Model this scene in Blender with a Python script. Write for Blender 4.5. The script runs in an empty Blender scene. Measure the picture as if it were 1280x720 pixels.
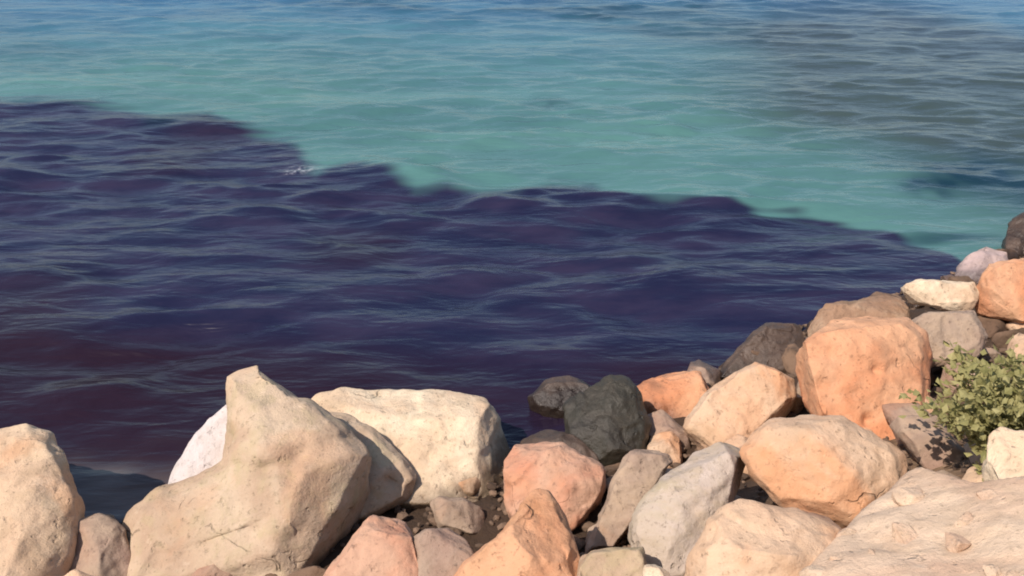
import bpy, bmesh, math, random
import numpy as np
from mathutils import Vector, noise

# ------------------------------------------------------------------ camera, sky, sun
scene = bpy.context.scene
COL = scene.collection
PITCH = math.radians(26.0)
EYE = Vector((0.0, 0.0, 3.2))
HFOV = math.radians(60.0)
F = 640.0 / math.tan(HFOV / 2)

cam_data = bpy.data.cameras.new("camera")
cam_data.sensor_width = 36.0
cam_data.angle = HFOV
cam_data.clip_start = 0.05
cam_data.clip_end = 9000.0
cam = bpy.data.objects.new("camera", cam_data)
COL.objects.link(cam)
cam.location = EYE
cam.rotation_euler = (math.pi / 2 - PITCH, 0, 0)
scene.camera = cam

SUN_EL = math.radians(50.0)
SUN_AZ = math.radians(-134.0)          # from +Y towards +X: the sun stands to the left, a little behind
world = bpy.data.worlds.new("World")
scene.world = world
world.use_nodes = True
wn = world.node_tree
sky_tex = wn.nodes.new("ShaderNodeTexSky")
sky_tex.sky_type = 'NISHITA'
sky_tex.sun_disc = False
sky_tex.sun_elevation = SUN_EL
sky_tex.sun_rotation = SUN_AZ
sky_tex.air_density = 1.0
sky_tex.dust_density = 1.0
sky_tex.ozone_density = 1.0
wn.links.new(sky_tex.outputs[0], wn.nodes["Background"].inputs[0])
wn.nodes["Background"].inputs[1].default_value = 0.125

sun_data = bpy.data.lights.new("sun", 'SUN')
sun_data.energy = 4.8
sun_data.angle = math.radians(0.5)
sun_data.color = (1.0, 0.885, 0.785)
sun = bpy.data.objects.new("sun", sun_data)
COL.objects.link(sun)
to_sun = Vector((math.sin(SUN_AZ) * math.cos(SUN_EL), math.cos(SUN_AZ) * math.cos(SUN_EL), math.sin(SUN_EL)))
sun.rotation_euler = (-to_sun).to_track_quat('-Z', 'Y').to_euler()
sun.location = (-8, -3, 9)

scene.view_settings.view_transform = 'Standard'
scene.view_settings.look = 'None'
scene.view_settings.exposure = 0.24
scene.view_settings.gamma = 1.0
scene.view_settings.use_curve_mapping = False
scene.cycles.use_denoising = True
scene.cycles.pixel_filter_type = 'BLACKMAN_HARRIS'
scene.cycles.filter_width = 1.9

RIGHT = Vector((1, 0, 0))
FWD = Vector((0, math.cos(PITCH), -math.sin(PITCH)))
UP = Vector((0, math.sin(PITCH), math.cos(PITCH)))


def ray(px, py):
    return RIGHT * ((px - 640) / F) + UP * ((360 - py) / F) + FWD


def at(px, py, depth):
    """the point seen at photograph pixel (px, py) that lies `depth` metres in front of the eye"""
    return EYE + ray(px, py) * depth


def on_sea(px, py):
    r = ray(px, py)
    p = EYE + r * (-EYE.z / r.z)
    return p.x, p.y


# ------------------------------------------------------------------ node helpers
def new_mat(name):
    m = bpy.data.materials.new(name)
    m.use_nodes = True
    nt = m.node_tree
    return m, nt, nt.nodes["Principled BSDF"]


def nd(nt, kind, **kw):
    n = nt.nodes.new(kind)
    for k, v in kw.items():
        setattr(n, k, v)
    return n


def noise_node(nt, vec, scale, detail=4.0, rough=0.55, dist=0.0):
    n = nd(nt, "ShaderNodeTexNoise")
    n.inputs["Scale"].default_value = scale
    n.inputs["Detail"].default_value = detail
    n.inputs["Roughness"].default_value = rough
    n.inputs["Distortion"].default_value = dist
    nt.links.new(vec, n.inputs["Vector"])
    return n.outputs["Fac"]


def ramp(nt, fac, lo, hi, a=0.0, b=1.0):
    n = nd(nt, "ShaderNodeMapRange", clamp=True, interpolation_type='SMOOTHSTEP')
    n.inputs[1].default_value = lo
    n.inputs[2].default_value = hi
    n.inputs[3].default_value = a
    n.inputs[4].default_value = b
    nt.links.new(fac, n.inputs[0])
    return n.outputs[0]


def mix(nt, fac, a, b, mode='MIX'):
    n = nd(nt, "ShaderNodeMix", data_type='RGBA', blend_type=mode)
    for sock, val in ((n.inputs[0], fac), (n.inputs[6], a), (n.inputs[7], b)):
        if isinstance(val, (int, float)):
            sock.default_value = val
        elif isinstance(val, tuple):
            sock.default_value = (*val, 1.0)
        else:
            nt.links.new(val, sock)
    return n.outputs[2]


def math_node(nt, op, a, b=0.0):
    n = nd(nt, "ShaderNodeMath", operation=op)
    for sock, val in zip(n.inputs, (a, b)):
        if isinstance(val, (int, float)):
            sock.default_value = val
        else:
            nt.links.new(val, sock)
    return n.outputs[0]


# ------------------------------------------------------------------ sea
SHORE_X = np.array([-60, -12, -6, -2, 0.4, 1.3, 2.2, 3.9, 4.9, 8.0, 14.0, 60.0])
SHORE_Y = np.array([0.0, 3.2, 3.6, 3.8, 4.4, 5.2, 6.0, 7.0, 7.8, 9.6, 12.0, 22.0])


def shore_y(x):
    return np.interp(x, SHORE_X, SHORE_Y)


def bank_height(x, y):
    d = (shore_y(x) - y) * 0.9
    h = np.where(d > 0, 0.42 * d, 0.5 * d)
    h = np.where(h > 1.55, 1.55 + (h - 1.55) * 0.25, h)
    return np.maximum(h, -1.4) - 0.05


def bank_depth(px, py, lift=0.0):
    r = ray(px, py)
    lo, hi = 0.5, 40.0
    for _ in range(50):
        m = (lo + hi) / 2
        p = EYE + r * m
        if p.z > max(float(bank_height(p.x, p.y)), -0.1) + lift:
            lo = m
        else:
            hi = m
    return lo


# value noise for the stain edge, vectorised
def vnoise(x, y, seed):
    rng = np.random.RandomState(seed)
    tab = rng.rand(256, 256)
    xi, yi = np.floor(x).astype(int), np.floor(y).astype(int)
    fx, fy = x - xi, y - yi
    fx, fy = fx ** 3 * (fx * (fx * 6 - 15) + 10), fy ** 3 * (fy * (fy * 6 - 15) + 10)
    g = lambda a, b: tab[a % 256, b % 256]
    return (g(xi, yi) * (1 - fx) * (1 - fy) + g(xi + 1, yi) * fx * (1 - fy)
            + g(xi, yi + 1) * (1 - fx) * fy + g(xi + 1, yi + 1) * fx * fy) * 2 - 1


def sstep(a, b, t):
    t = np.clip((t - a) / (b - a), 0, 1)
    return t * t * (3 - 2 * t)


def build_sea():
    def grow(start, step, end, k=1.12):
        out, v = [], start
        while v < end:
            step *= k
            v += step
            out.append(v)
        return np.array(out)
    xf = np.arange(-9.0, 9.001, 0.03)
    xo = grow(9.0, 0.03, 4000.0)
    xs = np.concatenate([-xo[::-1], xf, xo])
    yn = np.arange(2.4, 13.0, 0.028)
    ym = [yn[-1]]
    st = 0.028
    while ym[-1] < 40:
        st = min(st * 1.012, 0.09)
        ym.append(ym[-1] + st)
    yo = grow(ym[-1], 0.09, 6000.0)
    ys = np.concatenate([yn, np.array(ym[1:]), yo])
    X, Y = np.meshgrid(xs, ys)
    # wind waves running in towards the rocks
    rng = np.random.RandomState(7)
    Z = np.zeros_like(X)
    DX = np.zeros_like(X)
    DY = np.zeros_like(X)
    gust = 0.92 + 0.55 * vnoise(X * 0.8 + 3, Y * 1.3, 3)
    for i in range(60):
        lam = 0.38 * (2.3 / 0.38) ** (rng.rand() ** 1.35)
        ang = math.radians(-93 + rng.randn() * 19)
        k = 2 * math.pi / lam
        a = 0.0078 * lam ** 0.72 * (0.6 + 0.8 * rng.rand())
        kx, ky = k * math.cos(ang), k * math.sin(ang)
        ph = kx * X + ky * Y + rng.rand() * 6.283
        mod = gust if lam < 1.2 else 1.0
        Z += a * mod * np.sin(ph)
        DX += 0.55 * a * mod * math.cos(ang) * np.cos(ph)
        DY += 0.55 * a * mod * math.sin(ang) * np.cos(ph)
    Z *= 0.40
    DX *= 0.3
    DY *= 0.3
    # short choppy ripples, crests running along the shore
    for (wx, wy, amp, rot, sd) in ((2.9, 0.95, 0.040, 4, 107), (1.25, 0.52, 0.028, -7, 101), (0.74, 0.30, 0.020, 6, 102), (0.95, 0.36, 0.020, -14, 103),
                                   (0.42, 0.17, 0.010, 10, 104), (0.50, 0.19, 0.010, -5, 105), (0.26, 0.11, 0.006, 3, 106)):
        cr, sr = math.cos(math.radians(rot)), math.sin(math.radians(rot))
        U, W = (X * cr + Y * sr) / wx, (-X * sr + Y * cr) / wy
        U = U + 0.5 * vnoise(U * 0.7, W * 0.35, sd + 20)
        W = W + 0.6 * vnoise(U * 0.5, W * 0.5, sd + 30)
        Z += amp * gust * vnoise(U, W, sd)
    d_shore = Y - shore_y(X)
    calm = 0.35 + 0.65 * sstep(-0.3, 2.2, d_shore)
    far = 1 - sstep(60, 200, np.hypot(X, Y))
    Z *= calm * far * (1 - 0.38 * sstep(8.5, 16, Y))
    PX, PY = X + DX * calm * far, Y + DY * calm * far

    # edge of the dark, wine-coloured water
    edge_px = [(-200, 126), (0, 127), (80, 128), (150, 137), (200, 146), (260, 144), (300, 158), (340, 170),
               (372, 180), (384, 203), (400, 215), (440, 205), (480, 218), (520, 234), (560, 230), (600, 248),
               (650, 242), (690, 228), (740, 229), (790, 248), (840, 251), (890, 250), (950, 264), (1000, 270),
               (1060, 282), (1110, 292), (1150, 304), (1190, 320), (1230, 345), (1400, 420)]
    E = np.array([on_sea(*p) for p in edge_px])
    o = np.argsort(E[:, 0])
    ex, ey = E[o, 0], E[o, 1]
    wob = (0.14 * vnoise(X * 1.3, Y * 1.3, 11) + 0.11 * vnoise(X * 1.6 + 0.2 * Y, Y * 4.0, 12)
           + 0.10 * vnoise(X * 1.9, Y * 8.5, 14))
    side = np.interp(X, ex, ey) - (Y + wob)          # > 0 inside the dark water
    width = 0.10 + 0.26 * (0.5 + 0.5 * vnoise(X * 0.6, Y * 0.3, 13))
    stain = sstep(-width, width * 0.8, side)
    fringe = np.exp(-((side - 0.12) / 0.22) ** 2) * sstep(0.0, 0.5, vnoise(X * 0.9 + 5, Y * 0.2, 21))

    def blob(px, py, sx, sy, warp=0.35, seed=31):
        cx, cy = on_sea(px, py)
        wx = X + warp * sx * vnoise(X / sx * 1.6, Y / sy * 1.6, seed)
        wy = Y + warp * sy * vnoise(X / sx * 1.6, Y / sy * 1.6, seed + 1)
        return np.exp(-(((wx - cx) / sx) ** 2 + ((wy - cy) / sy) ** 2))
    grey_patch = np.clip(1.6 * blob(1200, 80, 3.0, 7.0) + 0.35 * blob(1120, 140, 2.0, 2.0), 0, 1)  # greyer, darker patch of sea colour far out on the right
    weed = np.clip(1.2 * blob(1220, 212, 0.75, 0.6, 0.5, 41) + 0.85 * blob(1160, 234, 0.28, 0.26, 0.5, 43)
                   + 0.6 * blob(1262, 232, 0.5, 0.8, 0.5, 45) + 0.75 * blob(1185, 297, 0.55, 0.13, 0.4, 47)
                   + 0.75 * blob(770, 12, 2.6, 1.3, 0.6, 49) + 0.65 * blob(850, 36, 1.7, 1.2, 0.6, 51)
                   + 0.5 * blob(470, 6, 1.8, 0.9, 0.5, 53) + 0.5 * blob(690, 128, 0.35, 0.35, 0.5, 55)
                   + 0.3 * blob(40, 66, 1.6, 0.8, 0.5, 57), 0, 1)
    # deeper water farther out turns blue
    deep = sstep(11.5, 25.0, Y + 1.4 * vnoise(X * 0.22, Y * 0.16, 61) + 0.10 * X)
    shallow = np.clip(0.9 * blob(135, 625, 0.42, 0.30, 0.4, 71) + 0.3 * np.exp(-(d_shore / 0.2) ** 2)
                      * sstep(-0.3, -1.5, X), 0, 1)
    red = 0.85 * sstep(0.2, 1.0, 0.45 * vnoise(X * 0.75 + 2, Y * 0.8, 81) + 0.85 * sstep(8.0, 4.4, Y) - 0.12 * np.clip(X, -2, 5) - 0.05)
    white_fleck = np.clip(0.4 * blob(378, 214, 0.16, 0.10, 0.6, 91), 0, 1)  # small whitish fleck in the colour at the dark water's edge

    V = np.stack([PX, PY, Z], -1).reshape(-1, 3)
    ny, nx = X.shape
    idx = np.arange(ny * nx).reshape(ny, nx)
    Q = np.stack([idx[:-1, :-1], idx[:-1, 1:], idx[1:, 1:], idx[1:, :-1]], -1).reshape(-1, 4)
    me = bpy.data.meshes.new("sea")
    me.vertices.add(len(V))
    me.vertices.foreach_set("co", V.ravel().astype(np.float32))
    me.loops.add(Q.size)
    me.loops.foreach_set("vertex_index", Q.ravel().astype(np.int32))
    me.polygons.add(len(Q))
    me.polygons.foreach_set("loop_start", np.arange(0, Q.size, 4, dtype=np.int32))
    me.polygons.foreach_set("loop_total", np.full(len(Q), 4, dtype=np.int32))
    me.polygons.foreach_set("use_smooth", np.ones(len(Q), dtype=bool))
    me.update()
    me.validate()
    for nm, arr in (("stain", stain), ("fringe", fringe), ("grey_patch", grey_patch), ("weed", weed), ("deep", deep),
                    ("shallow", shallow), ("red", red), ("white_fleck", white_fleck)):
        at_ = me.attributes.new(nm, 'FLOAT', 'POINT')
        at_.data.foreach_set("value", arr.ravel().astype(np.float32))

    m, nt, bsdf = new_mat("sea_water")
    geo = nd(nt, "ShaderNodeNewGeometry").outputs["Position"]

    def attr(name):
        n = nd(nt, "ShaderNodeAttribute", attribute_name=name)
        return n.outputs["Fac"]
    mp = nd(nt, "ShaderNodeMapping")
    mp.inputs["Scale"].default_value = (0.42, 1.3, 1.0)
    nt.links.new(geo, mp.inputs["Vector"])
    st = mp.outputs["Vector"]
    n1 = noise_node(nt, st, 0.55, 5, 0.6)
    n2 = noise_node(nt, st, 2.4, 5, 0.6)
    turq = mix(nt, ramp(nt, n1, 0.35, 0.68), SEA['turq_a'], SEA['turq_b'])
    blue = mix(nt, ramp(nt, n1, 0.35, 0.68), SEA['blue_a'], SEA['blue_b'])
    c = mix(nt, attr("deep"), turq, blue)
    c = mix(nt, math_node(nt, 'MULTIPLY', attr("grey_patch"), 0.8), c, SEA['grey_patch'])
    c = mix(nt, attr("weed"), c, SEA['weed'])
    wine = mix(nt, ramp(nt, n2, 0.35, 0.7), SEA['wine_a'], SEA['wine_b'])
    wine = mix(nt, attr("red"), wine, SEA['red'])
    wine = mix(nt, attr("fringe"), wine, SEA['fringe'])
    c = mix(nt, attr("stain"), c, wine)
    c = mix(nt, attr("shallow"), c, SEA['shallow'])
    fo = math_node(nt, 'MULTIPLY', attr("white_fleck"), ramp(nt, noise_node(nt, geo, 14, 4, 0.7), 0.42, 0.62))
    c = mix(nt, fo, c, (0.75, 0.75, 0.78))
    nt.links.new(c, bsdf.inputs["Base Color"])
    bsdf.inputs["IOR"].default_value = 1.333
    bsdf.inputs["Roughness"].default_value = 0.24
    b1 = noise_node(nt, st, 7.0, 3, 0.55, 0.4)
    b2 = noise_node(nt, st, 2.6, 3, 0.5, 0.6)
    hsum = math_node(nt, 'ADD', math_node(nt, 'MULTIPLY', b1, 0.016), math_node(nt, 'MULTIPLY', b2, 0.055))
    bump = nd(nt, "ShaderNodeBump")
    bump.inputs["Strength"].default_value = 0.8
    bump.inputs["Distance"].default_value = 1.0
    nt.links.new(hsum, bump.inputs["Height"])
    nt.links.new(bump.outputs[0], bsdf.inputs["Normal"])
    me.materials.append(m)
    ob = bpy.data.objects.new("sea", me)
    COL.objects.link(ob)
    ob["kind"] = "structure"
    ob["label"] = "turquoise sea turning dark wine purple along the rocky shore"
    return ob


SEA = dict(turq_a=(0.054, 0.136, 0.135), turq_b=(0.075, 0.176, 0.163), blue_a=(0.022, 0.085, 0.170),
           blue_b=(0.038, 0.128, 0.215), grey_patch=(0.034, 0.038, 0.038), weed=(0.008, 0.030, 0.046),
           wine_a=(0.010, 0.011, 0.034), wine_b=(0.024, 0.020, 0.047), red=(0.016, 0.005, 0.009),
           fringe=(0.005, 0.013, 0.026), shallow=(0.15, 0.125, 0.115))
build_sea()


# ------------------------------------------------------------------ bank of earth under the boulders
def build_bank():
    xs = np.concatenate([np.linspace(-60, -7, 40)[:-1], np.linspace(-7, 9, 200), np.linspace(9, 60, 40)[1:]])
    ts = np.concatenate([np.linspace(-4, 0, 20)[:-1], np.linspace(0, 8, 130), np.linspace(8, 40, 20)[1:]])
    X, T = np.meshgrid(xs, ts)
    Y = shore_y(X) - T
    Z = bank_height(X, Y)
    Z = Z - 0.20 * sstep(0.0, 0.45, Z) + 0.05 * vnoise(X * 2, Y * 2, 5) + 0.025 * vnoise(X * 6, Y * 6, 6)
    V = np.stack([X, Y, Z], -1).reshape(-1, 3)
    ny, nx = X.shape
    idx = np.arange(ny * nx).reshape(ny, nx)
    Q = np.stack([idx[:-1, :-1], idx[1:, :-1], idx[1:, 1:], idx[:-1, 1:]], -1).reshape(-1, 4)
    me = bpy.data.meshes.new("bank")
    me.from_pydata(V.tolist(), [], Q.tolist())
    me.polygons.foreach_set("use_smooth", np.ones(len(Q), dtype=bool))
    m, nt, bsdf = new_mat("bank_earth")
    geo = nd(nt, "ShaderNodeNewGeometry").outputs["Position"]
    n1 = noise_node(nt, geo, 1.7, 6, 0.6)
    n2 = noise_node(nt, geo, 22, 5, 0.65)
    c = mix(nt, ramp(nt, n1, 0.35, 0.65), (0.15, 0.09, 0.05), (0.28, 0.19, 0.115))
    c = mix(nt, ramp(nt, n2, 0.4, 0.65, 0, 0.6), c, (0.08, 0.045, 0.025))
    sp = nd(nt, "ShaderNodeSeparateXYZ")
    nt.links.new(geo, sp.inputs[0])
    hz = math_node(nt, 'ADD', sp.outputs[2], math_node(nt, 'MULTIPLY', math_node(nt, 'SUBTRACT', n1, 0.5), 0.5))
    c = mix(nt, ramp(nt, hz, 0.25, 0.60, 1.0, 0.0), c, (0.045, 0.024, 0.012))     # shade of the gaps between boulders painted as darker soil low down
    nt.links.new(c, bsdf.inputs["Base Color"])
    bsdf.inputs["Roughness"].default_value = 0.95
    bump = nd(nt, "ShaderNodeBump")
    bump.inputs["Strength"].default_value = 0.7
    bump.inputs["Distance"].default_value = 0.04
    nt.links.new(n2, bump.inputs["Height"])
    nt.links.new(bump.outputs[0], bsdf.inputs["Normal"])
    me.materials.append(m)
    ob = bpy.data.objects.new("bank", me)
    COL.objects.link(ob)
    ob["kind"] = "structure"
    ob["label"] = "brown earth bank under the shore boulders"


build_bank()

# ------------------------------------------------------------------ rock materials
ROCK = {   # main, second, blotch, blotch amount
    'cream':  ((0.64, 0.47, 0.31), (0.68, 0.56, 0.40), (0.32, 0.245, 0.155), 0.35),
    'white':  ((0.52, 0.46, 0.43), (0.56, 0.51, 0.49), (0.40, 0.34, 0.28), 0.25),
    'beige':  ((0.39, 0.27, 0.18), (0.52, 0.395, 0.275), (0.38, 0.31, 0.17), 0.40),
    'sand':   ((0.54, 0.365, 0.235), (0.60, 0.45, 0.30), (0.36, 0.25, 0.15), 0.40),
    'orange': ((0.55, 0.225, 0.105), (0.58, 0.315, 0.175), (0.34, 0.165, 0.085), 0.40),
    'pink':   ((0.52, 0.225, 0.13), (0.50, 0.30, 0.20), (0.34, 0.20, 0.13), 0.40),
    'peach':  ((0.56, 0.34, 0.205), (0.60, 0.42, 0.28), (0.38, 0.23, 0.13), 0.35),
    'grey':   ((0.42, 0.34, 0.26), (0.48, 0.39, 0.325), (0.36, 0.28, 0.18), 0.50),
    'mauve':  ((0.30, 0.19, 0.14), (0.34, 0.25, 0.18), (0.18, 0.12, 0.08), 0.40),
    'brown':  ((0.24, 0.135, 0.075), (0.30, 0.18, 0.11), (0.12, 0.07, 0.04), 0.40),
    'lilac':  ((0.34, 0.26, 0.25), (0.46, 0.34, 0.31), (0.20, 0.15, 0.13), 0.40),
    'dark':   ((0.026, 0.021, 0.014), (0.045, 0.036, 0.022), (0.020, 0.019, 0.011), 0.50),
    'umber':  ((0.060, 0.038, 0.026), (0.09, 0.058, 0.040), (0.03, 0.02, 0.014), 0.50),
    'dusty':  ((0.58, 0.39, 0.265), (0.64, 0.48, 0.34), (0.46, 0.32, 0.21), 0.40),
    'soil':   ((0.12, 0.07, 0.042), (0.17, 0.105, 0.065), (0.06, 0.035, 0.02), 0.50),
}
_rm = {}


def rock_material(kind):
    if kind in _rm:
        return _rm[kind]
    a, b, c3, amt = ROCK[kind]
    rust = {'peach': 0.55, 'sand': 0.34, 'cream': 0.2, 'beige': 0.18, 'pink': 0.3, 'mauve': 0.25}.get(kind, 0)
    m, nt, bsdf = new_mat(kind + "_stone")
    oi = nd(nt, "ShaderNodeObjectInfo")
    tc = nd(nt, "ShaderNodeTexCoord")
    add = nd(nt, "ShaderNodeVectorMath", operation='ADD')
    rnd = nd(nt, "ShaderNodeVectorMath", operation='SCALE')
    cmb = nd(nt, "ShaderNodeCombineXYZ")
    for s in cmb.inputs:
        nt.links.new(oi.outputs["Random"], s)
    nt.links.new(cmb.outputs[0], rnd.inputs[0])
    rnd.inputs["Scale"].default_value = 37.0
    nt.links.new(tc.outputs["Object"], add.inputs[0])
    nt.links.new(rnd.outputs[0], add.inputs[1])
    v = add.outputs[0]
    big = noise_node(nt, v, 2.3, 5, 0.55, 0.4)
    mid = noise_node(nt, v, 6.5, 7, 0.62, 0.5)
    fine = noise_node(nt, v, 38, 6, 0.72)
    stain = noise_node(nt, v, 1.6, 6, 0.62, 0.9)
    c = mix(nt, ramp(nt, big, 0.36, 0.64), a, b)
    c = mix(nt, ramp(nt, mid, 0.47, 0.66, 0, min(0.9, amt * 1.15)), c, c3)
    c = mix(nt, ramp(nt, stain, 0.56, 0.70, 0, 0.45), c, tuple(x * y for x, y in zip(c3, (0.9, 1.0, 0.85))))
    dust = ramp(nt, noise_node(nt, v, 3.4, 7, 0.68, 0.3), 0.46, 0.68, 0, 0.2 if kind in ('orange', 'pink') else 0.5)
    if kind not in ('dark', 'umber', 'soil', 'white'):
        c = mix(nt, dust, c, (0.46, 0.335, 0.225))
    if rust:
        c = mix(nt, ramp(nt, noise_node(nt, v, 1.9, 5, 0.6, 0.6), 0.50, 0.66, 0, rust), c, (0.55, 0.24, 0.10))
    pale = tuple(min(0.75, x * 1.12 + 0.05) for x in b)
    c = mix(nt, ramp(nt, noise_node(nt, v, 9, 6, 0.7, 0.2), 0.58, 0.70, 0, 0.32), c, pale)
    c = mix(nt, ramp(nt, fine, 0.54, 0.70, 0, 0.55), c, tuple(x * 0.35 for x in c3))
    # wet foot of the stones at the waterline
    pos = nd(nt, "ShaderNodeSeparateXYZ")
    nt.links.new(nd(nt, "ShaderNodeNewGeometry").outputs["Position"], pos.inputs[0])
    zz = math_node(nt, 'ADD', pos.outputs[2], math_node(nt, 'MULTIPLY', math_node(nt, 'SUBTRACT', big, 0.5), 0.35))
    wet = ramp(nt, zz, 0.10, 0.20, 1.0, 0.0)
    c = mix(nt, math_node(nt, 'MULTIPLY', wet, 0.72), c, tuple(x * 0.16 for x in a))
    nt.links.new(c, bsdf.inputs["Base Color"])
    dry = 0.48 if kind in ('dark', 'umber') else 0.88
    r = nd(nt, "ShaderNodeMapRange")
    nt.links.new(wet, r.inputs[0])
    r.inputs[3].default_value = dry
    r.inputs[4].default_value = 0.3
    nt.links.new(r.outputs[0], bsdf.inputs["Roughness"])
    # cracks and pits
    wv = nd(nt, "ShaderNodeVectorMath", operation='ADD')
    wn_ = nd(nt, "ShaderNodeTexNoise")
    wn_.inputs["Scale"].default_value = 3.0
    wn_.inputs["Detail"].default_value = 4.0
    nt.links.new(v, wn_.inputs["Vector"])
    ws = nd(nt, "ShaderNodeVectorMath", operation='SCALE')
    nt.links.new(wn_.outputs["Color"], ws.inputs[0])
    ws.inputs["Scale"].default_value = 0.5
    nt.links.new(v, wv.inputs[0])
    nt.links.new(ws.outputs[0], wv.inputs[1])
    vo = nd(nt, "ShaderNodeTexVoronoi", feature='DISTANCE_TO_EDGE')
    vo.inputs["Scale"].default_value = 1.9
    nt.links.new(wv.outputs[0], vo.inputs["Vector"])
    gate = ramp(nt, noise_node(nt, v, 2.8, 3, 0.5), 0.60, 0.70)
    crack = math_node(nt, 'MULTIPLY', ramp(nt, vo.outputs["Distance"], 0.002, 0.013, 1.0, 0.0), gate)
    c = mix(nt, math_node(nt, 'MULTIPLY', crack, 0.0 if kind == 'dusty' else 0.45), c, tuple(x * 0.25 for x in c3))
    pit = ramp(nt, noise_node(nt, v, 16, 3, 0.6), 0.62, 0.74)
    c = mix(nt, math_node(nt, 'MULTIPLY', pit, 0.35), c, tuple(x * 0.5 for x in c3))
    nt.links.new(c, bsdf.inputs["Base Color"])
    hs = math_node(nt, 'ADD', math_node(nt, 'MULTIPLY', mid, 1.0), math_node(nt, 'MULTIPLY', fine, 0.7))
    hs = math_node(nt, 'SUBTRACT', hs, math_node(nt, 'MULTIPLY', crack, 0.0 if kind == 'dusty' else 1.0))
    hs = math_node(nt, 'SUBTRACT', hs, math_node(nt, 'MULTIPLY', pit, 0.5))
    bump = nd(nt, "ShaderNodeBump")
    bump.inputs["Strength"].default_value = 0.75
    bump.inputs["Distance"].default_value = 0.018
    nt.links.new(hs, bump.inputs["Height"])
    nt.links.new(bump.outputs[0], bsdf.inputs["Normal"])
    _rm[kind] = m
    return m


# ------------------------------------------------------------------ rock builder
def hull_bm(points):
    bm = bmesh.new()
    for p in points:
        bm.verts.new(p)
    r = bmesh.ops.convex_hull(bm, input=bm.verts[:])
    bmesh.ops.delete(bm, geom=list({g for g in r['geom_interior'] + r['geom_unused'] if isinstance(g, bmesh.types.BMVert)}),
                     context='VERTS')
    return bm


def rock_mesh(name, hulls, size, rough, rounding, seed, cuts=(), chips=12):
    """union of faceted hulls, worn at the edges and weathered with real relief; cuts are hollows"""
    me = bpy.data.meshes.new(name)
    tot = bmesh.new()
    for pts in hulls:
        h = hull_bm(pts)
        tmp = bpy.data.meshes.new("t")
        h.to_mesh(tmp)
        h.free()
        tot.from_mesh(tmp)
        bpy.data.meshes.remove(tmp)
    bmesh.ops.recalc_face_normals(tot, faces=tot.faces[:])
    tot.to_mesh(me)
    tot.free()
    ob = bpy.data.objects.new(name, me)
    COL.objects.link(ob)
    rm = ob.modifiers.new("r", 'REMESH')
    rm.mode = 'VOXEL'
    rm.voxel_size = max(0.009, size / 74)
    sm = ob.modifiers.new("s", 'SMOOTH')
    sm.factor = 0.5
    sm.iterations = max(1, rounding - 3)
    dg = bpy.context.evaluated_depsgraph_get()
    new = bpy.data.meshes.new_from_object(ob.evaluated_get(dg))
    bpy.data.objects.remove(ob)
    bpy.data.meshes.remove(me)
    new.name = name
    n = len(new.vertices)
    co = np.empty(n * 3, np.float32)
    no = np.empty(n * 3, np.float32)
    new.vertices.foreach_get("co", co)
    new.vertex_normals.foreach_get("vector", no)
    co, no = co.reshape(-1, 3), no.reshape(-1, 3)
    # broken faces: planes that shear off the outermost bulges
    rng = np.random.RandomState(seed * 13 + 5)
    for k in range(chips):
        d = rng.randn(3)
        d /= np.linalg.norm(d)
        s_ = co @ d
        lim = np.quantile(s_, rng.uniform(0.925, 0.988))
        ex_ = np.maximum(s_ - lim, 0)
        co = co - d[None, :].astype(np.float32) * (ex_ * 0.9)[:, None].astype(np.float32)
    off = Vector((seed * 7.31, seed * 3.17, seed * 1.73))
    f1, f2, f3 = 2.2 / size, 6.5 / size, 3.0 / size
    disp = np.empty(n, np.float32)
    for i in range(n):
        p = Vector(co[i].tolist())
        a = noise.noise(p * f1 + off)
        b = noise.ridged_multi_fractal(p * f2 + off, 1.0, 2.1, 3, 1.0, 2.0)
        c = noise.noise(p * 24 + off)
        t = noise.noise(p * f3 + off * 1.7) * 1.7          # broken ledges
        fl = math.floor(t)
        fr = t - fl
        t = fl + min(1.0, max(0.0, (fr - 0.72) / 0.28)) ** 1.5
        q = noise.noise(p * 9.0 + off * 0.6)
        disp[i] = size * rough * (0.030 * a - 0.007 * (b - 1.0) + 0.018 * t) + 0.0045 * c + 0.008 * q
    co = co + no * disp[:, None]
    for (cx, cy, cz, rad, dep) in cuts:
        d = np.linalg.norm(co - np.array([cx, cy, cz], np.float32), axis=1)
        co = co - no * (dep * np.exp(-(d / rad) ** 2))[:, None]
    new.vertices.foreach_set("co", co.ravel())
    new.polygons.foreach_set("use_smooth", np.ones(len(new.polygons), dtype=bool))
    new.update()
    return new


_seed = [1]


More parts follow.
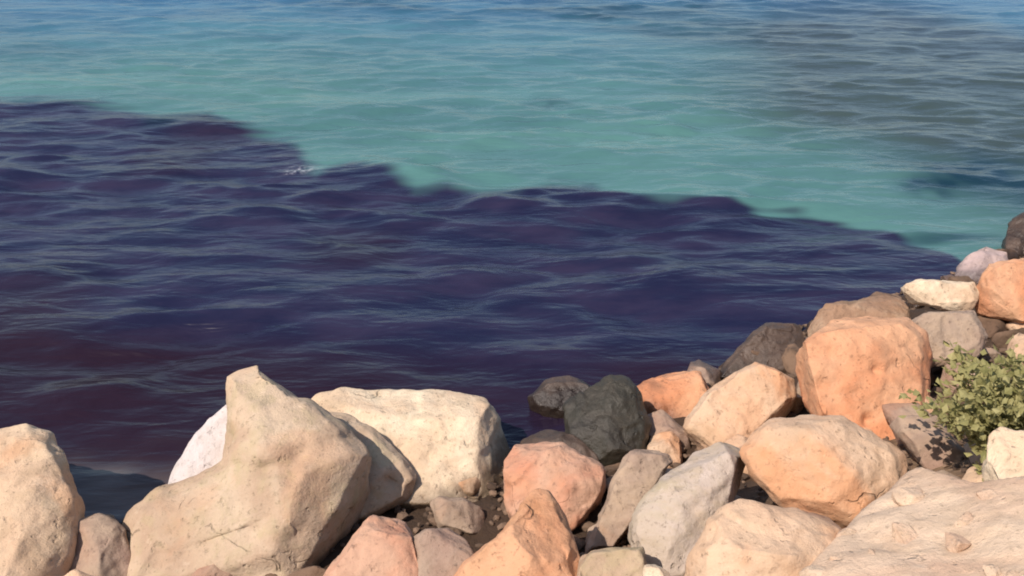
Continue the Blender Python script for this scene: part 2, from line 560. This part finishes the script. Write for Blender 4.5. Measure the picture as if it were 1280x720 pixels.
def rock(label, mat, outline, front=(), push=0.0, lift=0.10, thick=0.55, tilt=0.35, rough=1.0, rounding=5,
         extra=(), cuts=(), name="boulder", group=None, anchor=None, edge=0.0, chips=14, grow=1.09):
    """A boulder. outline: its silhouette; front: points of its near faces (pixel, pixel, metres towards the viewer);
    it stands on the bank at its own distance and reaches `thick` of its width backwards."""
    _seed[0] += 1
    ol = [(o[0], o[1]) for o in outline]
    cx = sum(o[0] for o in ol) / len(ol)
    cy = sum(o[1] for o in ol) / len(ol)
    ol = [(cx + (x - cx) * grow, cy + (y - cy) * grow) for x, y in ol]
    ax, ay = anchor or (cx, cy)
    D = bank_depth(ax, ay, lift) + push
    w = (max(o[0] for o in ol) - min(o[0] for o in ol)) / F * D
    h = (max(o[1] for o in ol) - min(o[1] for o in ol)) / F * D
    size = max(w, h)
    T = thick * min(w, h * 1.3)

    def depth(py):
        return D + tilt * (cy - py) / F * D

    def hull(olh, frh):
        hx = sum(o[0] for o in olh) / len(olh)
        hy = sum(o[1] for o in olh) / len(olh)
        pts = [at(x, y, depth(y)) for x, y in olh]
        pts += [at(hx + (x - hx) * 0.86, hy + (y - hy) * 0.86, depth(y) - T * 0.22 - edge) for x, y in olh]
        pts += [at(hx + (x - hx) * 0.62, hy + (y - hy) * 0.62 + 6, depth(y) + T) for x, y in olh]
        pts += [at(hx + (x - hx) * 0.9, hy + (y - hy) * 0.9 + 3, depth(y) + T * 0.5) for x, y in olh]
        for f in frh:
            pts.append(at(f[0], f[1], depth(f[1]) - f[2]))
        return pts
    hulls = [hull(ol, front)]
    for (o2, f2) in extra:
        hulls.append(hull(o2, f2))
    allp = [p for hh in hulls for p in hh]
    zmin = min(p.z for p in allp)
    c = Vector((sum(p.x for p in allp) / len(allp), sum(p.y for p in allp) / len(allp), zmin))
    hulls = [[p - c for p in hh] for hh in hulls]
    cl = []
    for (px, py, dd, rad, dep) in cuts:
        q = at(px, py, depth(py) - dd) - c
        cl.append((q.x, q.y, q.z, rad, dep))
    me = rock_mesh(name, hulls, size, rough, rounding, _seed[0], cl, chips)
    me.materials.append(rock_material(mat))
    ob = bpy.data.objects.new(name, me)
    COL.objects.link(ob)
    ob.location = c
    ob["label"] = label
    ob["category"] = "boulder" if name == "boulder" else "rock"
    if group:
        ob["group"] = group
    return ob


# --- boulders, from the left along the waterline, then up the right-hand bank
rock("rounded cream and orange boulder standing alone in the water's edge", 'sand',
     [(-70, 560), (-20, 538), (35, 534), (62, 548), (82, 585), (95, 622), (98, 662), (92, 705), (78, 745),
      (-90, 765), (-115, 650)], [(10, 600, .20), (20, 680, .30), (0, 740, .34), (-50, 640, .22), (60, 640, .12), (50, 720, .25)], thick=0.6, rounding=9, chips=4, lift=0.28)
rock("small taupe rock wedged beside the rounded cream and orange boulder", 'mauve',
     [(92, 640), (112, 634), (135, 645), (156, 662), (168, 705), (150, 750), (88, 750), (84, 690)],
     [(120, 680, .10), (130, 715, .12)], push=0.05)
rock("thin white slab leaning behind the spiked beige boulder", 'white',
     [(206, 622), (216, 588), (236, 556), (262, 526), (284, 508), (300, 560), (290, 640), (220, 660)],
     [(246, 590, .05)], push=0.0, lift=0.32, thick=0.35, rough=0.5, chips=2)
rock("large beige boulder with a pointed spike rising above the rest", 'beige',
     [(284, 578), (380, 520), (430, 538), (472, 575), (484, 600), (464, 634), (426, 682), (392, 716), (340, 770),
      (120, 770), (138, 700), (158, 642), (178, 624), (214, 612), (256, 597)],
     [(300, 585, .16), (360, 575, .14), (260, 665, .34), (330, 640, .34), (420, 610, .17), (392, 690, .24),
      (180, 690, .22)],
     extra=[([(330, 566), (400, 530), (432, 538), (472, 573), (486, 600), (464, 634), (426, 682), (392, 718), (350, 690)],
             [(380, 590, .26), (440, 590, .19), (420, 650, .26), (372, 660, .34)]),
            ([(279, 467), (296, 460), (323, 447), (336, 456), (354, 474), (392, 502), (442, 540), (400, 610), (300, 610),
              (276, 585), (278, 530)], [(312, 500, .12), (330, 570, .26), (298, 560, .18), (370, 550, .16)])],
     cuts=[(378, 668, .26, .045, .07), (365, 688, .26, .03, .06), (392, 672, .24, .04, .03), (285, 545, .1, .05, .03)],
     thick=0.42, rough=1.1, rounding=4, lift=0.15, chips=8, grow=1.0)
rock("broad cream white boulder with a smooth rounded top beside the spiked one", 'cream',
     [(380, 515), (402, 494), (432, 483), (500, 486), (560, 488), (602, 499), (628, 526), (642, 562), (644, 604),
      (626, 645), (604, 652), (580, 644), (510, 646), (468, 636), (420, 600)],
     [(450, 545, .20), (520, 556, .24), (590, 548, .20), (500, 600, .26), (600, 590, .22), (560, 612, .24),
      (470, 600, .2), (500, 630, .32), (585, 632, .30)],
     cuts=[(492, 606, .22, .05, .05), (470, 596, .22, .05, .05), (590, 610, .2, .04, .06), (610, 625, .2, .035, .05),
           (535, 574, .23, .03, .02), (450, 580, .2, .06, .05)],
     push=0.18, thick=0.6, rough=0.6, rounding=7, lift=0.22, chips=5, grow=1.03)
rock("greyish beige broken block joining the spiked boulder and the broad cream one", 'beige',
     [(372, 520), (400, 505), (432, 515), (474, 542), (512, 576), (526, 600), (512, 628), (474, 646), (430, 664),
      (390, 640)],
     [(430, 556, .10), (480, 590, .14), (506, 606, .10), (440, 620, .12)], push=0.16, lift=0.26, thick=0.5, rounding=5,
     cuts=[(492, 602, .12, .045, .05), (440, 560, .1, .05, .04)], grow=1.0, chips=6, rough=0.7)
rock("small orange pink boulder under the gap below the broad cream boulder", 'pink',
     [(446, 664), (474, 640), (500, 642), (516, 664), (528, 700), (534, 760), (392, 760), (418, 704)],
     [(480, 690, .10), (500, 700, .10)], thick=0.7, rounding=5)
rock("small grey tan boulder squeezed between two orange boulders", 'mauve',
     [(512, 668), (530, 660), (560, 660), (582, 674), (596, 700), (600, 750), (508, 750)],
     [(550, 695, .07)], push=0.06, thick=0.7)
rock("bright orange boulder with a blunt peak beside the pink one", 'orange',
     [(606, 678), (640, 645), (668, 616), (684, 618), (702, 648), (720, 690), (732, 760), (548, 760), (582, 704)],
     [(640, 690, .18), (690, 690, .14), (672, 650, .10)], push=-0.10, thick=0.7, rounding=5)
rock("angular salmon pink boulder with a grey left face by the dark wet rock", 'pink',
     [(634, 575), (644, 553), (684, 550), (716, 562), (750, 584), (767, 602), (752, 628), (726, 656), (704, 672),
      (650, 680), (632, 625)],
     [(692, 566, .09), (704, 606, .16), (740, 604, .08), (716, 640, .10), (660, 600, .06)], push=0.10, thick=0.7,
     rounding=4)
rock("narrow mauve brown rock leaning between the pink and pale grey boulders", 'mauve',
     [(770, 600), (790, 566), (804, 556), (826, 560), (838, 580), (816, 622), (790, 655), (768, 690), (735, 690),
      (748, 640)], [(798, 600, .06), (772, 640, .08)], push=0.12, thick=0.7, rounding=4)
rock("flat tan slab lying low in the dark gap", 'beige',
     [(722, 696), (745, 688), (802, 683), (808, 702), (806, 752), (718, 752)], [(765, 712, .06)], thick=0.9,
     rounding=3, name="rock", push=0.05)
rock("pale grey craggy slab tilted against the peach boulder", 'grey',
     [(858, 566), (900, 551), (936, 546), (944, 560), (918, 582), (892, 604), (886, 645), (872, 695), (866, 750),
      (812, 750), (806, 694), (784, 666), (790, 642), (820, 602)],
     [(870, 590, .08), (850, 640, .12), (835, 690, .14)], push=0.02, thick=0.5, rough=0.8, rounding=4)
rock("tiny cream stone tucked at the foot of the pale grey slab", 'cream',
     [(806, 708), (818, 702), (836, 714), (846, 755), (796, 755)], [(822, 725, .04)], push=-0.12, thick=0.9,
     name="rock")
rock("pale pink triangular boulder with a shaded right face by the water", 'peach',
     [(853, 550), (860, 524), (886, 490), (920, 467), (952, 452), (985, 449), (988, 500), (978, 530), (935, 552),
      (880, 570)],
     [(900, 520, .08), (940, 480, .08), (948, 500, .12), (930, 530, .12), (970, 500, .05)], push=0.10, thick=0.6,
     rounding=4, rough=0.8)
rock("tan orange boulder half hidden behind the pale pink triangular one", 'orange',
     [(786, 494), (806, 480), (834, 466), (860, 463), (892, 478), (896, 510), (868, 540), (832, 556), (798, 536)],
     [(826, 500, .10), (850, 515, .10), (860, 480, .04)], push=0.05, thick=0.7, rounding=5)
rock("black wet boulder with green weed standing in the dark water", 'dark',
     [(712, 508), (738, 484), (764, 470), (786, 478), (800, 492), (812, 530), (806, 566), (772, 594), (734, 584), (710, 545)],
     [(765, 505, .12), (760, 545, .16), (770, 570, .16)], push=-0.05, lift=0.22, thick=0.7, rough=1.1, grow=1.08)
rock("low wet rock with glinting top just breaking the dark water", 'umber',
     [(664, 496), (684, 476), (708, 470), (736, 478), (752, 500), (745, 535), (672, 535)], [(705, 492, .05)],
     push=0.0, lift=0.14, grow=1.1, thick=0.8, rough=0.7, rounding=4, name="rock")
rock("dim brown rock awash behind the salmon pink boulder", 'umber',
     [(656, 556), (686, 536), (716, 542), (748, 566), (770, 592), (740, 620), (664, 600)], [(705, 565, .06)],
     push=0.06, lift=0.12, thick=0.7, rough=1.2, name="rock", grow=1.15)
rock("dark brown wedge shaped rock at the waterline above the triangular boulder", 'umber',
     [(896, 474), (918, 446), (940, 420), (957, 407), (976, 412), (998, 408), (1006, 440), (1000, 478), (940, 490)],
     [(956, 430, .06), (930, 455, .06)], push=0.08, thick=0.7, rounding=3, name="rock")
rock("big orange pink boulder with a flat lit face beside the shrub", 'orange',
     [(994, 462), (1000, 426), (1030, 405), (1088, 396), (1130, 400), (1151, 420), (1158, 444), (1150, 486),
      (1156, 532), (1134, 566), (1080, 552), (1030, 524), (1006, 506)],
     [(1040, 430, .12), (1085, 440, .18), (1090, 420, .14), (1050, 490, .15), (1120, 480, .14), (1110, 520, .12)],
     cuts=[(1096, 462, .17, .03, .03), (1030, 486, .12, .05, .04), (1085, 525, .12, .03, .05)],
     thick=0.65, rounding=5, rough=0.7)
rock("rounded tan orange boulder overhanging a dark triangular gap", 'peach',
     [(933, 566), (950, 538), (974, 517), (1006, 512), (1050, 524), (1092, 545), (1124, 568), (1130, 610),
      (1070, 660), (1004, 650), (974, 622), (946, 592)],
     [(980, 560, .12), (1030, 560, .18), (1070, 590, .20), (1020, 610, .20)], thick=0.55, rounding=7, rough=0.7)
rock("low golden tan boulder below the dark triangular gap", 'peach',
     [(862, 720), (874, 684), (892, 650), (930, 632), (990, 641), (1042, 662), (1070, 705), (1070, 765), (850, 765)],
     [(930, 680, .14), (990, 690, .16)], thick=0.6, rounding=7, push=-0.03)


def outcrop(label, poly_px, lift, seed):
    """low pale bedrock following the slope of the bank, lumpy and broken, its rim dipping under the soil"""
    P = np.array([at(x, y, bank_depth(x, y, 0.06))[:2] for x, y in poly_px])
    x0, y0 = P.min(0) - 0.05
    x1, y1 = P.max(0) + 0.05
    st = 0.016
    xs, ys = np.arange(x0, x1, st), np.arange(y0, y1, st)
    X, Y = np.meshgrid(xs, ys)
    inside = np.zeros(X.shape, bool)
    dist = np.full(X.shape, 9.0)
    n = len(P)
    wX = X + 0.06 * vnoise(X * 4, Y * 4, seed + 1)
    wY = Y + 0.06 * vnoise(X * 4, Y * 4, seed + 2)
    for k in range(n):
        (ax, ay), (bx, by) = P[k], P[(k + 1) % n]
        inside ^= ((ay > wY) != (by > wY)) & (wX < (bx - ax) * (wY - ay) / (by - ay + 1e-12) + ax)
        t = np.clip(((wX - ax) * (bx - ax) + (wY - ay) * (by - ay)) / ((bx - ax) ** 2 + (by - ay) ** 2), 0, 1)
        dist = np.minimum(dist, np.hypot(wX - ax - t * (bx - ax), wY - ay - t * (by - ay)))
    sd = np.where(inside, dist, -dist)
    m = sstep(-0.10, 0.16, sd)
    lump = 0.045 * vnoise(X * 2.3, Y * 2.3, seed + 3) + 0.035 * np.abs(vnoise(X * 4.5, Y * 4.5, seed + 4))
    t = vnoise(X * 2.9 + 0.3 * Y, Y * 3.3, seed + 5) * 2.5
    t = np.floor(t) + np.clip((t - np.floor(t) - 0.7) / 0.3, 0, 1)
    lump = lump + 0.014 * t + 0.014 * vnoise(X * 9, Y * 9, seed + 6) + 0.007 * vnoise(X * 27, Y * 27, seed + 7)
    Z = bank_height(X, Y) - 0.42 + m * (0.42 + lift) + m * 0.6 * lump
    V = np.stack([X, Y, Z], -1).reshape(-1, 3)
    ny, nx = X.shape
    idx = np.arange(ny * nx).reshape(ny, nx)
    Q = np.stack([idx[:-1, :-1], idx[:-1, 1:], idx[1:, 1:], idx[1:, :-1]], -1).reshape(-1, 4)
    keep = (sd > -0.14).reshape(-1)[Q].any(1)
    Q = Q[keep]
    used = np.unique(Q)
    remap = np.full(len(V), -1)
    remap[used] = np.arange(len(used))
    c = np.array([V[used, 0].mean(), V[used, 1].mean(), V[used, 2].min()])
    me = bpy.data.meshes.new("rock_outcrop")
    me.from_pydata((V[used] - c).tolist(), [], remap[Q].tolist())
    me.polygons.foreach_set("use_smooth", np.ones(len(Q), dtype=bool))
    me.materials.append(rock_material('dusty'))
    ob = bpy.data.objects.new("rock_outcrop", me)
    COL.objects.link(ob)
    ob.location = c
    ob["label"] = label
    ob["category"] = "rock"


outcrop("broad pale sandy rock outcrop with a lumpy flat top below the shrub",
        [(960, 720), (1000, 668), (1050, 625), (1090, 590), (1150, 576), (1230, 588), (1330, 590), (1420, 660),
         (1420, 900), (930, 900)], 0.10, 300)
rock("bright cream rock with a notched top at the foot of the shrub", 'cream',
     [(1230, 582), (1240, 543), (1256, 537), (1276, 546), (1310, 544), (1330, 600), (1236, 612)],
     [(1262, 570, .07), (1296, 570, .07)], thick=0.7, rounding=3, rough=1.2, push=-0.05)
rock("dull brown boulder peeping out behind the big orange pink boulder", 'brown',
     [(1012, 412), (1034, 380), (1074, 372), (1108, 366), (1130, 380), (1138, 420), (1080, 450), (1020, 445)],
     [(1070, 395, .05)], push=0.15, thick=0.7, rounding=5)
rock("long flat cream rock lying on the brown bank near the water", 'cream',
     [(1126, 358), (1150, 350), (1214, 353), (1223, 370), (1218, 391), (1194, 388), (1160, 380), (1134, 374)],
     [(1170, 365, .05), (1205, 370, .06)], push=0.02, thick=0.8, rounding=4, rough=0.8, lift=0.18)
rock("brown mauve boulder under the long flat cream rock", 'mauve',
     [(1140, 404), (1166, 384), (1216, 390), (1232, 420), (1222, 456), (1150, 456)], [(1188, 415, .06)],
     thick=0.7, rounding=5, push=0.02)
rock("rusty orange boulder beyond the shrub on the upper bank", 'orange',
     [(1222, 360), (1238, 331), (1288, 322), (1330, 336), (1340, 400), (1262, 404), (1224, 394)],
     [(1260, 355, .08), (1300, 350, .08), (1280, 385, .08)], thick=0.7, rounding=5)
rock("grey lilac stone with a pale tip at the water's edge", 'lilac',
     [(1194, 348), (1198, 332), (1212, 320), (1232, 306), (1254, 314), (1264, 340), (1230, 362)], [(1226, 332, .06)],
     push=0.08, thick=0.7, rounding=4, rough=1.2, name="rock")
rock("dark brown boulder farthest along the shore", 'umber',
     [(1254, 306), (1266, 270), (1298, 257), (1340, 274), (1350, 330), (1268, 332)], [(1290, 292, .08)],
     push=0.08, thick=0.7, rounding=4)


# ------------------------------------------------------------------ small stones filling the gaps
def stone_meshes(kind, count, seed, size=0.36):
    rng = random.Random(seed)
    out = []
    for k in range(count):
        pts = []
        for i in range(18):
            d = Vector((rng.gauss(0, 1), rng.gauss(0, 1), rng.gauss(0, 1))).normalized()
            pts.append(Vector((d.x * 0.5, d.y * 0.38, d.z * 0.30)) * size)
        me = rock_mesh("stone", [pts], size, 0.8, 3, seed + k, chips=6)
        me.materials.append(rock_material(kind))
        out.append(me)
    return out


def soil_z(x, y):
    z = float(bank_height(x, y))
    return z - 0.20 * float(sstep(0.0, 0.45, z))


def gap_stones():
    rng = random.Random(4)
    kinds = [("small dark brown stone wedged low in a gap between the boulders", "dark brown stones in the gaps",
              stone_meshes('soil', 4, 200)),
             ("small mauve grey stone wedged low in a gap between the boulders", "mauve grey stones in the gaps",
              stone_meshes('mauve', 3, 220)),
             ("small tan stone wedged low in a gap between the boulders", "tan stones in the gaps",
              stone_meshes('peach', 3, 240))]
    placed = []
    tries = 0
    while len(placed) < 150 and tries < 6000:
        tries += 1
        x = rng.uniform(-2.6, 4.6)
        y = float(shore_y(x)) - rng.uniform(0.15, 3.4)
        if y < 1.9 or abs(x) > 0.62 * y + 0.4:
            continue
        if any((x - a) ** 2 + (y - b) ** 2 < 0.045 for a, b in placed):
            continue
        placed.append((x, y))
        label, group, meshes = kinds[rng.choices((0, 1, 2), (0.38, 0.34, 0.28))[0]]
        ob = bpy.data.objects.new("stone", rng.choice(meshes))
        COL.objects.link(ob)
        sc = rng.uniform(0.45, 1.3)
        ob.scale = (sc, sc, sc)
        ob.rotation_euler = (rng.uniform(-.5, .5), rng.uniform(-.5, .5), rng.uniform(0, 6.28))
        ob.location = (x, y, soil_z(x, y) + 0.04 * sc)
        ob["label"] = label
        ob["category"] = "stone"
        ob["group"] = group


gap_stones()


def rubble():
    rng = random.Random(23)
    meshes = stone_meshes('dusty', 4, 260)
    done = []
    while len(done) < 14:
        px, py = rng.uniform(1010, 1290), rng.uniform(600, 730)
        if px < 1010 + (730 - py) * 0.75 or any(abs(px - a) < 26 and abs(py - b) < 18 for a, b in done):
            continue
        done.append((px, py))
        p = at(px, py, bank_depth(px, py, 0.08))
        ob = bpy.data.objects.new("stone", rng.choice(meshes))
        COL.objects.link(ob)
        sc = rng.uniform(0.2, 0.5)
        ob.scale = (sc, sc, sc * 0.8)
        ob.rotation_euler = (rng.uniform(-.3, .3), rng.uniform(-.3, .3), rng.uniform(0, 6.28))
        ob.location = (p.x, p.y, float(bank_height(p.x, p.y)) + 0.085)
        ob["label"] = "small pale sandy stone lying on the flat sandy rock outcrop"
        ob["category"] = "stone"
        ob["group"] = "pale rubble on the sandy outcrop"


rubble()


def gravel():
    """pebbles and grit lying on the soil of the bank"""
    rng = np.random.RandomState(17)
    ico = bmesh.new()
    bmesh.ops.create_icosphere(ico, subdivisions=1, radius=1.0)
    bv = np.array([v.co[:] for v in ico.verts])
    bf = np.array([[v.index for v in f.verts] for f in ico.faces])
    ico.free()
    n = 7000
    x = rng.uniform(-3.0, 5.2, n)
    y = shore_y(x) - rng.uniform(0.0, 3.6, n)
    z = bank_height(x, y)
    z = z - 0.20 * sstep(0.0, 0.45, z)
    r = 0.010 + 0.026 * rng.rand(n) ** 3
    V = np.empty((n, len(bv), 3))
    for k in range(n):
        a = rng.uniform(0, 6.283)
        sc = r[k] * np.array([1.3, 0.95, 0.65]) * (0.75 + 0.5 * rng.rand(3))
        p = bv * sc * (0.85 + 0.3 * rng.rand(len(bv), 1))
        V[k, :, 0] = x[k] + p[:, 0] * math.cos(a) - p[:, 1] * math.sin(a)
        V[k, :, 1] = y[k] + p[:, 0] * math.sin(a) + p[:, 1] * math.cos(a)
        V[k, :, 2] = z[k] + 0.02 + p[:, 2]
    Fc = (bf[None] + (np.arange(n) * len(bv))[:, None, None]).reshape(-1, 3)
    me = bpy.data.meshes.new("gravel")
    me.from_pydata(V.reshape(-1, 3).tolist(), [], Fc.tolist())
    a_ = me.attributes.new("shade", 'FLOAT', 'POINT')
    a_.data.foreach_set("value", np.repeat(rng.rand(n), len(bv)).astype(np.float32))
    m, nt, b = new_mat("gravel_stone")
    at_ = nd(nt, "ShaderNodeAttribute", attribute_name="shade")
    c = mix(nt, at_.outputs["Fac"], (0.05, 0.03, 0.018), (0.20, 0.13, 0.085))
    nt.links.new(c, b.inputs["Base Color"])
    b.inputs["Roughness"].default_value = 0.9
    me.materials.append(m)
    ob = bpy.data.objects.new("gravel", me)
    COL.objects.link(ob)
    ob["kind"] = "stuff"
    ob["label"] = "brown and tan gravel scattered on the soil between boulders"
    ob["category"] = "gravel"


gravel()


# ------------------------------------------------------------------ shrub
def build_shrub():
    rng = random.Random(9)
    D = bank_depth(1284, 540, 0.0)
    base = at(1284, 540, D)
    base.z = float(bank_height(base.x, base.y)) - 0.15
    root = bpy.data.objects.new("shrub", None)
    root.empty_display_size = 0.1
    COL.objects.link(root)
    root.location = base
    root["label"] = "low olive green leafy shrub growing among the orange and cream rocks"
    root["category"] = "shrub"
    sm, snt, sb = new_mat("shrub_stem")
    sb.inputs["Base Color"].default_value = (0.10, 0.075, 0.04, 1)
    sb.inputs["Roughness"].default_value = 0.9
    lm, lnt, lb = new_mat("shrub_leaf")
    at_ = nd(lnt, "ShaderNodeAttribute", attribute_name="shade")
    c = mix(lnt, at_.outputs["Fac"], (0.23, 0.22, 0.075), (0.42, 0.375, 0.165))
    lnt.links.new(c, lb.inputs["Base Color"])
    lb.inputs["Roughness"].default_value = 0.75
    tr = nd(lnt, "ShaderNodeBsdfTranslucent")
    lnt.links.new(c, tr.inputs["Color"])
    ms = nd(lnt, "ShaderNodeMixShader")
    ms.inputs[0].default_value = 0.35
    lnt.links.new(lb.outputs[0], ms.inputs[1])
    lnt.links.new(tr.outputs[0], ms.inputs[2])
    lnt.links.new(ms.outputs[0], lnt.nodes["Material Output"].inputs["Surface"])
    V, Fc, S = [], [], []
    for s_i in range(84):
        az = rng.uniform(0, 6.283)
        out = rng.uniform(0.04, 0.41)
        tip = Vector((math.cos(az) * out * 1.15, math.sin(az) * out * 0.95, rng.uniform(0.18, 0.50) - 0.40 * out))
        start = Vector((math.cos(az) * 0.05, math.sin(az) * 0.05, 0))
        mid = (start + tip) * 0.5 + Vector((rng.uniform(-.04, .04), rng.uniform(-.04, .04), 0.07))
        pts = []
        for k in range(7):
            t = k / 6
            pts.append(start * (1 - t) ** 2 + mid * 2 * t * (1 - t) + tip * t * t)
        if s_i < 22:
            bm = bmesh.new()
            rings = []
            for k, p in enumerate(pts):
                r = 0.008 * (1 - k / 8)
                rings.append([bm.verts.new(p + Vector((math.cos(a) * r, math.sin(a) * r, 0)))
                              for a in (0, 1.57, 3.14, 4.71)])
            for k in range(6):
                for q in range(4):
                    bm.faces.new((rings[k][q], rings[k][(q + 1) % 4], rings[k + 1][(q + 1) % 4], rings[k + 1][q]))
            me = bpy.data.meshes.new("stem")
            bm.to_mesh(me)
            bm.free()
            me.materials.append(sm)
            so = bpy.data.objects.new("stem", me)
            COL.objects.link(so)
            so.parent = root
        shade = rng.random()
        for j in range(72):
            t = rng.uniform(0.25, 1.02)
            k = min(5, int(t * 6))
            p = pts[k].lerp(pts[k + 1], min(1.0, t * 6 - k)) + Vector([rng.gauss(0, 0.028) for _ in range(3)])
            d = ((tip - start).normalized() * 0.5 + Vector((rng.gauss(0, .7), rng.gauss(0, .7), rng.gauss(0.25, .5)))
                 ).normalized()
            side = d.cross(Vector((rng.gauss(0, .4), rng.gauss(0, .4), 1))).normalized()
            nrm = side.cross(d)
            L = rng.uniform(0.022, 0.05)
            w = L * rng.uniform(0.32, 0.5)
            b0 = len(V)
            V += [p, p + d * L * .45 + side * w - nrm * w * .3, p + d * L, p + d * L * .45 - side * w - nrm * w * .3,
                  p + d * L * .5 + nrm * w * .15]
            Fc += [(b0, b0 + 4, b0 + 1), (b0 + 1, b0 + 4, b0 + 2), (b0 + 2, b0 + 4, b0 + 3), (b0 + 3, b0 + 4, b0)]
            S += [min(1, max(0, shade * 0.6 + rng.random() * 0.5 - 0.05))] * 5
    me = bpy.data.meshes.new("foliage")
    me.from_pydata([v[:] for v in V], [], Fc)
    a_ = me.attributes.new("shade", 'FLOAT', 'POINT')
    a_.data.foreach_set("value", np.array(S, np.float32))
    me.materials.append(lm)
    fo = bpy.data.objects.new("foliage", me)
    COL.objects.link(fo)
    fo.parent = root
    fo["kind"] = "stuff"


build_shrub()
